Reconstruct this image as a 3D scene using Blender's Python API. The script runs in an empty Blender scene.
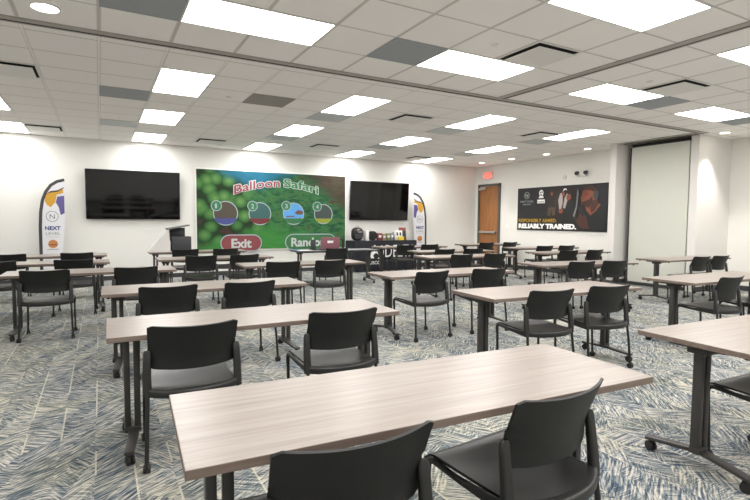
import bpy, bmesh, math, random
from mathutils import Vector, Matrix
PI = math.pi
SC = bpy.context.scene
COL = SC.collection
random.seed(7)

# ------------------------------------------------------------------ colour and material helpers
def lin(r, g, b):
    def f(c):
        c = c / 255.0
        return c / 12.92 if c <= 0.04045 else ((c + 0.055) / 1.055) ** 2.4
    return (f(r), f(g), f(b), 1.0)

class NT:
    def __init__(self, name):
        self.m = bpy.data.materials.new(name)
        self.m.use_nodes = True
        self.t = self.m.node_tree
        self.b = self.t.nodes['Principled BSDF']
    def n(self, kind, **kw):
        nd = self.t.nodes.new(kind)
        for k, v in kw.items():
            setattr(nd, k, v)
        return nd
    def l(self, a, b):
        self.t.links.new(a, b)
    def put(self, sock, v):
        if isinstance(v, bpy.types.NodeSocket):
            self.l(v, sock)
        else:
            sock.default_value = v
    def math(self, op, a, b=None, c=None, clamp=False):
        nd = self.n('ShaderNodeMath', operation=op, use_clamp=clamp)
        self.put(nd.inputs[0], a)
        if b is not None:
            self.put(nd.inputs[1], b)
        if c is not None:
            self.put(nd.inputs[2], c)
        return nd.outputs[0]
    def mix(self, f, a, b):
        nd = self.n('ShaderNodeMix', data_type='RGBA')
        self.put(nd.inputs[0], f)
        self.put(nd.inputs[6], a)
        self.put(nd.inputs[7], b)
        return nd.outputs[2]
    def ramp(self, f, stops, interp='LINEAR'):
        nd = self.n('ShaderNodeValToRGB')
        r = nd.color_ramp
        r.interpolation = interp
        while len(r.elements) < len(stops):
            r.elements.new(0.5)
        for e, (p, c) in zip(r.elements, stops):
            e.position = p
            e.color = c
        self.put(nd.inputs[0], f)
        return nd.outputs[0]
    def coord(self):
        return self.n('ShaderNodeTexCoord').outputs['Object']
    def mapping(self, v, scale=(1, 1, 1), loc=(0, 0, 0), rot=(0, 0, 0)):
        nd = self.n('ShaderNodeMapping')
        self.l(v, nd.inputs[0])
        nd.inputs['Scale'].default_value = scale
        nd.inputs['Location'].default_value = loc
        nd.inputs['Rotation'].default_value = rot
        return nd.outputs[0]
    def noise(self, v, scale=5.0, detail=2.0, rough=0.5):
        nd = self.n('ShaderNodeTexNoise')
        if v is not None:
            self.l(v, nd.inputs['Vector'])
        nd.inputs['Scale'].default_value = scale
        nd.inputs['Detail'].default_value = detail
        nd.inputs['Roughness'].default_value = rough
        return nd.outputs[0]
    def sep(self, v):
        nd = self.n('ShaderNodeSeparateXYZ')
        self.l(v, nd.inputs[0])
        return nd.outputs
    def bump(self, h, strength=0.2, dist=0.01):
        nd = self.n('ShaderNodeBump')
        nd.inputs['Strength'].default_value = strength
        nd.inputs['Distance'].default_value = dist
        self.l(h, nd.inputs['Height'])
        self.l(nd.outputs[0], self.b.inputs['Normal'])

def plain(name, rgb, rough=0.6, metal=0.0, var=0.06, scale=30, spec=0.5):
    t = NT(name)
    c = lin(*rgb)
    n = t.noise(t.coord(), scale, 2)
    d = tuple(x * (1 - var) for x in c[:3]) + (1,)
    e = tuple(min(1, x * (1 + var)) for x in c[:3]) + (1,)
    t.l(t.mix(n, d, e), t.b.inputs['Base Color'])
    t.b.inputs['Roughness'].default_value = rough
    t.b.inputs['Metallic'].default_value = metal
    t.b.inputs['Specular IOR Level'].default_value = spec
    return t.m

def emit(name, rgb, strength, base=None):
    t = NT(name)
    t.b.inputs['Base Color'].default_value = base or lin(*rgb)
    t.b.inputs['Emission Color'].default_value = lin(*rgb)
    t.b.inputs['Emission Strength'].default_value = strength
    t.b.inputs['Roughness'].default_value = 0.6
    return t.m

def carpet_mat():
    t = NT('woven_carpet')
    P = t.coord()
    s3 = t.sep(P)
    def layer(w, h, seed, long_, short, angs):
        """herringbone blocks in strips that run down the room, each with its own strand direction"""
        u = t.math('ADD', t.math('DIVIDE', s3[0], w), seed)
        ix = t.math('FLOOR', u)
        wn = t.n('ShaderNodeTexWhiteNoise', noise_dimensions='1D')
        t.l(ix, wn.inputs['W'])
        v = t.math('ADD', t.math('DIVIDE', s3[1], h), t.math('MULTIPLY', wn.outputs[0], 7.0))
        v = t.math('ADD', v, t.math('MULTIPLY', t.math('FRACT', u), t.math('SUBTRACT', t.math('MULTIPLY', t.math('MODULO', ix, 2.0), 1.2), .6)))
        iy = t.math('FLOOR', v)
        cb = t.n('ShaderNodeCombineXYZ')
        t.l(ix, cb.inputs[0])
        t.l(iy, cb.inputs[1])
        w2 = t.n('ShaderNodeTexWhiteNoise', noise_dimensions='2D')
        t.l(cb.outputs[0], w2.inputs['Vector'])
        rc = t.n('ShaderNodeSeparateColor')
        t.l(w2.outputs['Color'], rc.inputs[0])
        ang = t.ramp(rc.outputs[0], [(p, (0.5 + a / 360.0,) * 3 + (1,)) for p, a in angs], 'CONSTANT')
        a = t.math('MULTIPLY', t.math('SUBTRACT', ang, 0.5), -2 * PI)
        vr = t.n('ShaderNodeVectorRotate', rotation_type='Z_AXIS')
        t.l(P, vr.inputs['Vector'])
        t.l(a, vr.inputs['Angle'])
        ad = t.n('ShaderNodeVectorMath', operation='MULTIPLY_ADD')
        t.l(w2.outputs['Color'], ad.inputs[0])
        ad.inputs[1].default_value = (9, 9, 0)
        t.l(vr.outputs[0], ad.inputs[2])
        mm = t.mapping(ad.outputs[0], (long_, short, 1))
        fu = t.math('FRACT', u)
        edge = t.math('MULTIPLY', t.math('LESS_THAN', fu, 0.010 / w), t.math('LESS_THAN', rc.outputs[2], 0.5))
        return t.noise(mm, 1.0, 2.5, 0.6), rc.outputs, edge
    n1, r1, line = layer(.19, .30, 0.3, 6.0, 74, [(0, 48), (.28, -38), (.52, 4), (.70, 30), (.84, -60)])
    n2, r2, l2 = layer(.11, .19, 5.6, 10, 125, [(0, 40), (.4, -30), (.7, 0)])
    n = t.math('ADD', t.math('MULTIPLY', n1, 0.6), t.math('MULTIPLY', n2, 0.4))
    n = t.math('ADD', n, t.math('MULTIPLY', t.math('SUBTRACT', r1[1], 0.5), 0.05))
    base = t.ramp(n, [(0.37, lin(44, 56, 70)), (0.445, lin(78, 92, 104)), (0.50, lin(122, 127, 127)), (0.55, lin(166, 164, 157)), (0.62, lin(200, 193, 180))])
    warm = t.ramp(n, [(0.37, lin(54, 64, 72)), (0.45, lin(92, 100, 102)), (0.505, lin(132, 134, 126)), (0.56, lin(172, 168, 154)), (0.63, lin(202, 194, 174))])
    big = t.noise(t.mapping(P, (1, 1, 1)), 2.2, 2)
    col = t.mix(t.math('MULTIPLY', t.math('SUBTRACT', big, 0.42), 4.0, clamp=True), base, warm)
    col = t.mix(t.math('MULTIPLY', line, 0.55), col, lin(206, 199, 180))
    fine = t.noise(P, 260, 2)
    hs = t.n('ShaderNodeHueSaturation')
    t.l(t.math('ADD', t.math('MULTIPLY', fine, 0.5), 0.75), hs.inputs['Value'])
    t.l(col, hs.inputs['Color'])
    t.l(hs.outputs[0], t.b.inputs['Base Color'])
    t.b.inputs['Roughness'].default_value = 0.95
    t.b.inputs['Specular IOR Level'].default_value = 0.15
    t.bump(t.math('ADD', n, t.math('MULTIPLY', fine, 0.3)), 0.35, 0.004)
    return t.m

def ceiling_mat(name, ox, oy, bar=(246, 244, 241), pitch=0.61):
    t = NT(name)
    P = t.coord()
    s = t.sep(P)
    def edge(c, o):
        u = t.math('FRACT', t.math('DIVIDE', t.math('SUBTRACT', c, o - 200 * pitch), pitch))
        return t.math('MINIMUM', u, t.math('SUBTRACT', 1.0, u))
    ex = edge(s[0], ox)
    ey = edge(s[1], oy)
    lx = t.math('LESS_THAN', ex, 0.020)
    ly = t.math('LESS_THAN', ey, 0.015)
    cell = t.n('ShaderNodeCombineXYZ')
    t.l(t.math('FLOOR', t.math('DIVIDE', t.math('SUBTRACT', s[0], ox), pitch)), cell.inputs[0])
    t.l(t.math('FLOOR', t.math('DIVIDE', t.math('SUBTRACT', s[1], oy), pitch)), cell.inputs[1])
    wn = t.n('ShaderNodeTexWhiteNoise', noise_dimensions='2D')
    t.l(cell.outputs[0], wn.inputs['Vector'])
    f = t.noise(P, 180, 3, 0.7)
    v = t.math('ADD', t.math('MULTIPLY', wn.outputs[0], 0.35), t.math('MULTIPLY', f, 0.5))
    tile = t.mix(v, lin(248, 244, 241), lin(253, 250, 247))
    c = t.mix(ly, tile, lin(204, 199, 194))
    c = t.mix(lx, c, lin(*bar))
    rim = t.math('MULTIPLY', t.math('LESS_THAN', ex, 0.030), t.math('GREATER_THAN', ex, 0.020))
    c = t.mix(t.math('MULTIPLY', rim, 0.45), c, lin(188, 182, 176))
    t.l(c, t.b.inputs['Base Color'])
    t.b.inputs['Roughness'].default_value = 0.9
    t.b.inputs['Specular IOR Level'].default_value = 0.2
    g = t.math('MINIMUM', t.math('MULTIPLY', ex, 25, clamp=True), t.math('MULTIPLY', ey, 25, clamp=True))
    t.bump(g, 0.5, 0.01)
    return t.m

def laminate_mat(name, c1, c2, rough):
    t = NT(name)
    P = t.coord()
    info = t.n('ShaderNodeObjectInfo')
    ad = t.n('ShaderNodeVectorMath', operation='ADD')
    t.l(P, ad.inputs[0])
    cb = t.n('ShaderNodeCombineXYZ')
    t.l(t.math('MULTIPLY', info.outputs['Random'], 20), cb.inputs[0])
    t.l(t.math('MULTIPLY', info.outputs['Random'], 7), cb.inputs[1])
    t.l(cb.outputs[0], ad.inputs[1])
    v = ad.outputs[0]
    a = t.noise(t.mapping(v, (1.3, 38, 38)), 1.0, 4, 0.6)
    b = t.noise(t.mapping(v, (5, 170, 170)), 1.0, 2, 0.6)
    f = t.math('ADD', t.math('MULTIPLY', a, 0.7), t.math('MULTIPLY', b, 0.3))
    t.l(t.ramp(f, [(0.36, c2), (0.6, c1)]), t.b.inputs['Base Color'])
    t.b.inputs['Roughness'].default_value = rough
    t.bump(b, 0.06, 0.001)
    return t.m

def screen_mat():
    t = NT('jungle_picture')
    P = t.coord()
    s = t.sep(P)
    vo = t.n('ShaderNodeTexVoronoi', feature='F1')
    t.l(t.mapping(P, (1, 1, 1.1)), vo.inputs['Vector'])
    vo.inputs['Scale'].default_value = 3.2
    bulb = t.ramp(vo.outputs['Distance'], [(0.0, lin(98, 138, 78)), (0.4, lin(62, 104, 56)), (0.6, lin(36, 62, 36)), (0.74, lin(30, 48, 32)), (0.9, lin(66, 46, 44))])
    nz = t.noise(t.mapping(P, (2.0, 1, 5.5), (0, 0, 0), (0, 0.5, 0)), 1.6, 5, 0.65)
    leaf = t.ramp(nz, [(0.30, lin(30, 52, 42)), (0.45, lin(40, 82, 54)), (0.56, lin(58, 106, 62)), (0.70, lin(76, 50, 48))])
    nb = t.noise(P, 1.3, 3)
    left = t.math('MULTIPLY', t.math('SUBTRACT', t.math('SUBTRACT', t.math('MULTIPLY', nb, 1.4), s[0]), 1.05), 3.0, clamp=True)
    col = t.mix(left, leaf, bulb)
    # teal sky gap at the top, left of the middle
    tx = t.math('ABSOLUTE', t.math('ADD', s[0], 0.55))
    teal = t.math('MULTIPLY', t.math('SUBTRACT', t.math('ADD', s[2], t.math('MULTIPLY', nb, 0.7)), t.math('ADD', 0.72, t.math('MULTIPLY', tx, 0.5))), 4.0, clamp=True)
    col = t.mix(teal, col, t.mix(nz, lin(28, 84, 94), lin(40, 104, 134)))
    # brown trunk shapes at the upper right
    br = t.math('MULTIPLY', t.math('SUBTRACT', t.math('ADD', t.math('MULTIPLY', s[0], 0.8), t.math('ADD', s[2], t.math('MULTIPLY', nz, 1.4))), 2.1), 3.0, clamp=True)
    col = t.mix(t.math('MULTIPLY', br, 0.8), col, lin(66, 44, 42))
    # bright meadow along the bottom
    me = t.math('MULTIPLY', t.math('SUBTRACT', t.math('SUBTRACT', t.math('MULTIPLY', nb, 0.9), s[2]), t.math('ADD', 0.75, t.math('MULTIPLY', t.math('ABSOLUTE', s[0]), 0.22))), 3.0, clamp=True)
    col = t.mix(me, col, t.mix(nz, lin(42, 98, 48), lin(66, 132, 60)))
    t.l(col, t.b.inputs['Base Color'])
    t.l(col, t.b.inputs['Emission Color'])
    t.b.inputs['Emission Strength'].default_value = 0.12
    t.b.inputs['Roughness'].default_value = 0.7
    t.b.inputs['Specular IOR Level'].default_value = 0.2
    return t.m

def wood_mat(name, c1, c2):
    t = NT(name)
    P = t.coord()
    a = t.noise(t.mapping(P, (14, 14, 1.2)), 1.5, 4, 0.6)
    t.l(t.ramp(a, [(0.3, c2), (0.7, c1)]), t.b.inputs['Base Color'])
    t.b.inputs['Roughness'].default_value = 0.45
    return t.m

M = {}
M['carpet'] = carpet_mat()
M['wall'] = plain('white_wall_paint', (226, 225, 220), 0.85, var=0.015, scale=3, spec=0.2)
M['column'] = plain('column_paint', (224, 221, 217), 0.85, var=0.015, scale=3, spec=0.2)
M['panel'] = plain('partition_vinyl', (208, 209, 198), 0.7, var=0.02, scale=4, spec=0.3)
M['base'] = plain('rubber_baseboard', (58, 58, 60), 0.6)
M['track'] = plain('track_aluminium', (172, 166, 160), 0.55)
M['slot'] = plain('track_slot', (34, 32, 31), 0.8)
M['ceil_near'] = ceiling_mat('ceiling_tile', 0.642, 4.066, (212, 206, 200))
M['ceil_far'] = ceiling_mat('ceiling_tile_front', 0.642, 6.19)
M['laminate'] = laminate_mat('pale_laminate', lin(150, 140, 132), lin(130, 119, 111), 0.32)
M['edge'] = laminate_mat('shaded_laminate_edge', lin(122, 107, 97), lin(100, 86, 77), 0.5)  # same laminate, browner and darker: front edge shade is in the colour
M['leg'] = plain('charcoal_powder_coat', (60, 58, 56), 0.45, metal=0.2)
M['dark'] = plain('black_steel', (30, 30, 30), 0.5)
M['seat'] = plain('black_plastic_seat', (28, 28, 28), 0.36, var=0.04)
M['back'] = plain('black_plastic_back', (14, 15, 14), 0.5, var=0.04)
M['frame'] = plain('charcoal_plastic_frame', (30, 30, 29), 0.42, var=0.04)
M['tube'] = plain('black_tube', (26, 26, 26), 0.4)
M['rubber'] = plain('black_rubber', (24, 24, 24), 0.6)
M['lamp'] = emit('led_diffuser', (253, 251, 249), 9.0)
M['down'] = emit('downlight_lens', (255, 246, 232), 9.0)
M['white'] = plain('white_metal', (232, 230, 226), 0.5, var=0.02)
M['void'] = plain('vent_void', (28, 27, 27), 0.9)
M['grille_sheen'] = plain('perforated_metal_sheen', (198, 202, 202), 0.5, var=0.05, scale=220)  # same grey metal made paler: gloss at a low view angle put into the colour
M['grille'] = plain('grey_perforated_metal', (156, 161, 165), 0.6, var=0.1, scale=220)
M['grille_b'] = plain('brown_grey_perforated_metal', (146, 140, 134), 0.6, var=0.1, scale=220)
M['tv'] = plain('tv_glass', (3, 3, 4), 0.05, var=0.02)
M['tvf'] = plain('tv_bezel', (22, 22, 23), 0.35)
M['screen'] = screen_mat()
M['door'] = wood_mat('oak_door', lin(164, 112, 66), lin(138, 90, 50))
M['dframe'] = plain('door_frame_paint', (84, 82, 80), 0.5)
M['steel'] = plain('brushed_steel', (190, 186, 180), 0.35, metal=0.7)
M['exit'] = emit('exit_red', (255, 60, 50), 3.0)
M['exitbody'] = plain('exit_housing', (246, 196, 190), 0.5)
def P_(name, rgb, rough=0.6): 
    M[name] = plain(name + '_paint', rgb, rough, var=0.04)
for nm, c in dict(poster=(28, 28, 31), ink_white=(240, 240, 238), ink_yellow=(170, 138, 44), ink_grey=(150, 156, 152), skin=(118, 66, 46), skin_dk=(66, 38, 28), shirt=(24, 28, 28),
                  khaki=(74, 64, 48), brown_dk=(40, 30, 26), beard=(58, 36, 30), cloth_w=(150, 142, 140), flag=(222, 222, 226), flag_yel=(200, 152, 48), flag_pur=(92, 84, 140),
                  flag_blue=(60, 72, 130), flag_org=(196, 130, 76), flag_dk=(58, 58, 62), title_red=(142, 56, 74), title_green=(36, 124, 70), title_edge=(186, 194, 190), btn_red=(128, 60, 64),
                  btn_green=(52, 108, 62), ring=(160, 172, 180), pic_a=(74, 66, 54), pic_b=(66, 72, 132), pic_teal=(50, 92, 90), pic_red=(110, 42, 46), pic_sky=(86, 156, 216),
                  pic_brown=(104, 70, 54), pic_grey=(58, 70, 66), pic_yel=(140, 150, 50), badge=(50, 116, 72), blackcloth=(28, 30, 38), laptop=(136, 88, 98), lt_grey=(206, 204, 200),
                  dk_grey=(52, 54, 57), mid_grey=(112, 113, 112), pack=(18, 18, 20), paper=(232, 232, 228), yellow=(232, 204, 60), boxtan=(150, 130, 104), boxolive=(128, 132, 96), boxgrey=(140, 142, 144),
                  boxred=(132, 62, 60), blue=(80, 110, 150), white_p=(244, 242, 238)).items():
    P_(nm, c)

# ------------------------------------------------------------------ mesh helpers
def box(bm, c, s, bev=0.0, mi=0, rot=None):
    r = bmesh.ops.create_cube(bm, size=1.0)
    vs = r['verts']
    bmesh.ops.scale(bm, vec=s, verts=vs)
    if bev:
        es = list({e for v in vs for e in v.link_edges})
        rb = bmesh.ops.bevel(bm, geom=es, offset=bev, segments=2, affect='EDGES', profile=0.5)
        vs = list({v for f in rb['faces'] for v in f.verts} | {v for v in vs if v.is_valid})
    fs = {f for v in vs for f in v.link_faces}
    for f in fs:
        f.material_index = mi
    if rot is not None:
        bmesh.ops.transform(bm, matrix=rot, verts=vs)
    bmesh.ops.translate(bm, vec=c, verts=vs)
    return vs

def cyl(bm, a, b, r, seg=16, r2=None):
    a, b = Vector(a), Vector(b)
    d = b - a
    q = Vector((0, 0, 1)).rotation_difference(d.normalized()).to_matrix().to_4x4()
    m = Matrix.Translation((a + b) / 2) @ q
    bmesh.ops.create_cone(bm, cap_ends=True, segments=seg, radius1=r, radius2=r if r2 is None else r2, depth=d.length, matrix=m)

def sweep(bm, pts, sec, cap=True, up=Vector((0, 0, 1))):
    """sweep a closed section [(side, up)] along pts"""
    pts = [Vector(p) for p in pts]
    rings = []
    for i, p in enumerate(pts):
        if i == 0:
            d = pts[1] - p
        elif i == len(pts) - 1:
            d = p - pts[-2]
        else:
            d = (pts[i + 1] - p).normalized() + (p - pts[i - 1]).normalized()
        d.normalize()
        u = up if not callable(up) else up(i)
        s = d.cross(u)
        if s.length < 1e-4:
            s = Vector((1, 0, 0))
        s.normalize()
        w = s.cross(d).normalized()
        sc = sec(i) if callable(sec) else sec
        rings.append([bm.verts.new(p + s * a + w * b) for a, b in sc])
    n = len(rings[0])
    for k in range(len(rings) - 1):
        for j in range(n):
            bm.faces.new((rings[k][j], rings[k][(j + 1) % n], rings[k + 1][(j + 1) % n], rings[k + 1][j]))
    if cap:
        bm.faces.new(rings[0][::-1])
        bm.faces.new(rings[-1])

def circ(r, n=10):
    return [(r * math.cos(2 * PI * i / n), r * math.sin(2 * PI * i / n)) for i in range(n)]

def rrect(w, h, r, n=3):
    out = []
    for cx, cy, a0 in ((w / 2 - r, h / 2 - r, 0), (-w / 2 + r, h / 2 - r, 90), (-w / 2 + r, -h / 2 + r, 180), (w / 2 - r, -h / 2 + r, 270)):
        for i in range(n + 1):
            a = math.radians(a0 + 90 * i / n)
            out.append((cx + r * math.cos(a), cy + r * math.sin(a)))
    return out

def bend(p0, p1, p2, n=5):
    p0, p1, p2 = Vector(p0), Vector(p1), Vector(p2)
    return [(1 - t) ** 2 * p0 + 2 * t * (1 - t) * p1 + t * t * p2 for t in (i / n for i in range(n + 1))]

def sheet(bm, fn, nu, nv, th):
    """curved sheet with thickness; fn(u,v) -> point"""
    e = 1e-3
    A, B = [], []
    for i in range(nu + 1):
        ra, rb = [], []
        for j in range(nv + 1):
            u, v = i / nu, j / nv
            p = Vector(fn(u, v))
            du = Vector(fn(min(1, u + e), v)) - Vector(fn(max(0, u - e), v))
            dv = Vector(fn(u, min(1, v + e))) - Vector(fn(u, max(0, v - e)))
            nn = du.cross(dv).normalized()
            ra.append(bm.verts.new(p + nn * th / 2))
            rb.append(bm.verts.new(p - nn * th / 2))
        A.append(ra)
        B.append(rb)
    for i in range(nu):
        for j in range(nv):
            bm.faces.new((A[i][j], A[i + 1][j], A[i + 1][j + 1], A[i][j + 1]))
            bm.faces.new((B[i][j], B[i][j + 1], B[i + 1][j + 1], B[i + 1][j]))
    for i in range(nu):
        bm.faces.new((A[i][0], B[i][0], B[i + 1][0], A[i + 1][0]))
        bm.faces.new((A[i][nv], A[i + 1][nv], B[i + 1][nv], B[i][nv]))
    for j in range(nv):
        bm.faces.new((A[0][j], A[0][j + 1], B[0][j + 1], B[0][j]))
        bm.faces.new((A[nu][j], B[nu][j], B[nu][j + 1], A[nu][j + 1]))

def obj(name, bm, mats, parent=None, smooth=False, ang=35, loc=None):
    me = bpy.data.meshes.new(name)
    bmesh.ops.recalc_face_normals(bm, faces=bm.faces)
    bm.to_mesh(me)
    bm.free()
    if not isinstance(mats, (list, tuple)):
        mats = [mats]
    for m in mats:
        me.materials.append(m)
    if smooth:
        me.polygons.foreach_set('use_smooth', [True] * len(me.polygons))
        me.set_sharp_from_angle(angle=math.radians(ang))
    o = bpy.data.objects.new(name, me)
    COL.objects.link(o)
    if parent:
        o.parent = parent
    if loc:
        o.location = loc
    return o

def part(name, mat, parent, boxes=(), bev=0.0, smooth=False):
    bm = bmesh.new()
    for c, s in boxes:
        box(bm, c, s, bev)
    return obj(name, bm, mat, parent, smooth or bev > 0)

def thing(name, label, cat, loc=(0, 0, 0), rz=0.0, group=None):
    o = bpy.data.objects.new(name, None)
    o.empty_display_size = 0.1
    COL.objects.link(o)
    o.location = loc
    o.rotation_euler = (0, 0, rz)
    return tag(o, label, cat, group)

def tag(o, label, cat, group=None):
    o['label'] = label
    o['category'] = cat
    if group:
        o['group'] = group
    return o

def struct(name, bm, mats, parent=None, smooth=False):
    o = obj(name, bm, mats, parent, smooth)
    if parent is None:
        o['kind'] = 'structure'
    return o

def sbox(name, mat, *boxes):
    bm = bmesh.new()
    for c, s in boxes:
        box(bm, c, s)
    return struct(name, bm, mat)

def span(x0, x1, y0, y1, z0, z1):
    return (((x0 + x1) / 2, (y0 + y1) / 2, (z0 + z1) / 2), (x1 - x0, y1 - y0, z1 - z0))

def kids(o):
    return [c for c in bpy.data.objects if c.parent == o]

def copy_tree(o, parent=None, ch=None):
    if ch is None:
        ch = {}
        for q in bpy.data.objects:
            if q.parent:
                ch.setdefault(q.parent.name, []).append(q)
    c = o.copy()
    COL.objects.link(c)
    c.parent = parent
    for k in ch.get(o.name, []):
        copy_tree(k, c, ch)
    return c

def dup(o, loc, rz, label, cat=None, group=None):
    c = copy_tree(o)
    c.location = loc
    c.rotation_euler = (0, 0, rz)
    c['label'] = label
    if group:
        c['group'] = group
    return c

def poly(bm, pts, y, th=0.002):
    """flat figure in the local x-z plane facing -y"""
    a = [bm.verts.new((x, y, z)) for x, z in pts]
    b = [bm.verts.new((x, y + th, z)) for x, z in pts]
    bm.faces.new(a)
    bm.faces.new(b[::-1])
    n = len(pts)
    for i in range(n):
        bm.faces.new((a[i], b[i], b[(i + 1) % n], a[(i + 1) % n]))

def flat(name, mat, parent, shapes, y, th=0.002):
    bm = bmesh.new()
    for s in shapes:
        poly(bm, s, y, th)
    return obj(name, bm, mat, parent)

def ell(cx, cz, rx, rz=None, n=28, rot=0.0):
    rz = rz or rx
    c, s = math.cos(rot), math.sin(rot)
    out = []
    for i in range(n):
        a, b = rx * math.cos(2 * PI * i / n), rz * math.sin(2 * PI * i / n)
        out.append((cx + a * c - b * s, cz + a * s + b * c))
    return out

def ring(name, mat, parent, cx, cz, r, w, y, th=0.002, n=32):
    bm = bmesh.new()
    for i in range(n):
        a, b = 2 * PI * i / n, 2 * PI * (i + 1) / n
        poly(bm, [(cx + q * math.cos(t), cz + q * math.sin(t)) for q, t in ((r, a), (r, b), (r - w, b), (r - w, a))], y, th)
    return obj(name, bm, mat, parent)

def glyph_mesh(ch, size, off=0.0, shear=0.0):
    cu = bpy.data.curves.new('glyph', 'FONT')
    cu.body = ch
    cu.size = size
    cu.offset = off
    cu.shear = shear
    cu.extrude = 0.001
    cu.resolution_u = 3
    o = bpy.data.objects.new('glyph', cu)
    COL.objects.link(o)
    dg = bpy.context.evaluated_depsgraph_get()
    dg.update()
    me = bpy.data.meshes.new_from_object(o.evaluated_get(dg))
    bpy.data.objects.remove(o)
    bpy.data.curves.remove(cu)
    return me

def lettering(name, text, mat, parent, x, z, size, width, y, off=0.0, slope=0.0, arc=0.0, height=None):
    """text as one mesh in the local x-z plane, stretched to a width; slope and arc tilt letters along a curve"""
    me = glyph_mesh(text, 1.0, off / size)
    bm = bmesh.new()
    bm.from_mesh(me)
    bpy.data.meshes.remove(me)
    xs = [v.co.x for v in bm.verts]
    zs = [v.co.y for v in bm.verts]
    x0, x1 = min(xs), max(xs)
    kx = width / (x1 - x0)
    kz = size if height is None else height / (max(zs) - min(zs))
    z0 = min(0, min(zs))
    for v in bm.verts:
        u = (v.co.x - x0) * kx
        w = (v.co.y if height is None else v.co.y) * kz
        t = u / width - 0.5
        v.co = Vector((x + u, y + v.co.z, z + w + slope * u + arc * (0.25 - t * t) * 4))
    return obj(name, bm, mat, parent)

# ------------------------------------------------------------------ camera
cam = bpy.data.cameras.new('camera')
cam.sensor_width = 36
cam.lens = 495.4 * 36 / 750
cam.clip_start = 0.05
co = bpy.data.objects.new('camera', cam)
COL.objects.link(co)
th, yw, ro = math.radians(3.45), math.radians(29.02), math.radians(0.39)
F = Vector((math.sin(yw) * math.cos(th), math.cos(yw) * math.cos(th), -math.sin(th)))
R0 = Vector((math.cos(yw), -math.sin(yw), 0))
U0 = R0.cross(F)
R = R0 * math.cos(ro) + U0 * math.sin(ro)
U = -R0 * math.sin(ro) + U0 * math.cos(ro)
co.matrix_world = Matrix(((R.x, U.x, -F.x, 0), (R.y, U.y, -F.y, 0), (R.z, U.z, -F.z, 1.378), (0, 0, 0, 1)))
SC.camera = co

# ------------------------------------------------------------------ room shell
H = 3.089
XL, XR, XR2, YB, YF = -4.0, 11.4, 10.6, -3.2, 12.45
TY = 5.37      # folding-wall track across the room
sbox('floor', M['carpet'], span(XL - .1, XR + .1, YB - .1, YF + .1, -0.1, 0))
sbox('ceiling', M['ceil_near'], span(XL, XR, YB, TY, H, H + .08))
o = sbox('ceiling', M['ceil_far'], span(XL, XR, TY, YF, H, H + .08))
sbox('wall_front', M['wall'], span(XL, XR2 + .1, YF, YF + .12, 0, H))
sbox('wall_left', M['wall'], span(XL - .12, XL, YB, YF, 0, H))
sbox('wall_back', M['wall'], span(XL, XR, YB - .12, YB, 0, H))
sbox('wall_right', M['wall'], span(XR2, XR2 + .12, 7.15, YF, 0, H), )
sbox('wall_right', M['wall'], span(XR, XR + .12, YB, 5.75, 0, H))
sbox('wall_right_column', M['column'], span(9.90, XR2 + .12, 7.0, 7.15, 0, H))
sbox('wall_right_pier', M['column'], span(10.2, XR, 5.45, 5.60, 0, H))
sbox('wall_right_pocket', M['column'], span(XR2 - .05, XR2 + .12, 5.60, 7.0, 0, H))
for nm, b in (('baseboard_front', span(XL, XR2, YF - .012, YF, 0, .1)), ('baseboard_left', span(XL, XL + .012, YB, YF, 0, .1)),
              ('baseboard_right', span(XR2 - .012, XR2, 7.15, 11.30, 0, .1)), ('baseboard_pier', span(10.19, XR, 5.438, 5.45, 0, .1)),
              ('baseboard_column', span(9.89, 10.5, 6.988, 7.0, 0, .1)), ('baseboard_side', span(XR - .012, XR, YB, 5.44, 0, .1)), ('baseboard_back', span(XL, XR, YB, YB + .012, 0, .1))):
    sbox(nm, M['base'], b)
# folding-wall tracks let into the ceiling
def track(name, a, b):
    bm = bmesh.new()
    box(bm, *a)
    t = struct(name, bm, M['track'])
    part('track_slot', M['slot'], t, [b])
track('trim_1', span(XL, 10.2, TY - .085, TY + .045, H - .012, H + .01), span(XL, 10.2, TY - .012, TY + .012, H - .014, H + .012))
track('trim_2', span(4.86, 5.0, YB, TY - .09, H - .012, H + .01), span(4.945, 4.965, YB, TY - .09, H - .014, H + .012))
track('trim_3', span(9.95, 10.2, 5.46, 6.98, H - .012, H + .01), span(10.10, 10.16, 5.46, 6.98, H - .014, H + .012))
# stacked operable partition
pt = thing('folding_partition', 'pale green grey folding partition panel between the two white columns', 'partition', (10.25, 6.24, 0))
part('panel', M['panel'], pt, [((0, 0, 1.53), (.08, 1.22, 2.92))])
part('bottom_seal', M['base'], pt, [((-.005, 0, .045), (.09, 1.22, .06))])
part('top_seal', M['slot'], pt, [((0, 0, 3.02), (.06, 1.22, .06))])
part('side_gap_shade', M['slot'], pt, [((0, .635, 1.53), (.06, .03, 2.92))])  # dark strip painting the shade in the gap between panel and column
sbox('trim_4', M['wall'], span(4.635, 4.66, YF - .02, YF, 2.55, H))

# door in the right wall: local x runs to the right along the wall, local y into it
RZ = -PI / 2
dr = bpy.data.objects.new('door_1', None)
COL.objects.link(dr)
dr.location = (XR2, 12.28, 0)
dr.rotation_euler = (0, 0, RZ)
dr['kind'] = 'structure'
part('door_frame', M['dframe'], dr, [((.035, -.01, 1.26), (.07, .08, 2.52)), ((.945, -.01, 1.26), (.07, .08, 2.52)), ((.49, -.01, 2.485), (.98, .08, .07))])
lf = part('door_leaf', M['door'], dr, [((.49, -.004, 1.225), (.84, .04, 2.43))])
part('door_closer', M['steel'], dr, [((.22, -.07, 2.37), (.26, .07, .07)), ((.30, -.10, 2.42), (.30, .02, .02))], .004)
part('push_bar', M['steel'], dr, [((.49, -.08, 1.03), (.72, .05, .055)), ((.20, -.05, 1.03), (.10, .05, .08)), ((.80, -.05, 1.03), (.10, .05, .08))], .004)

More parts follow.
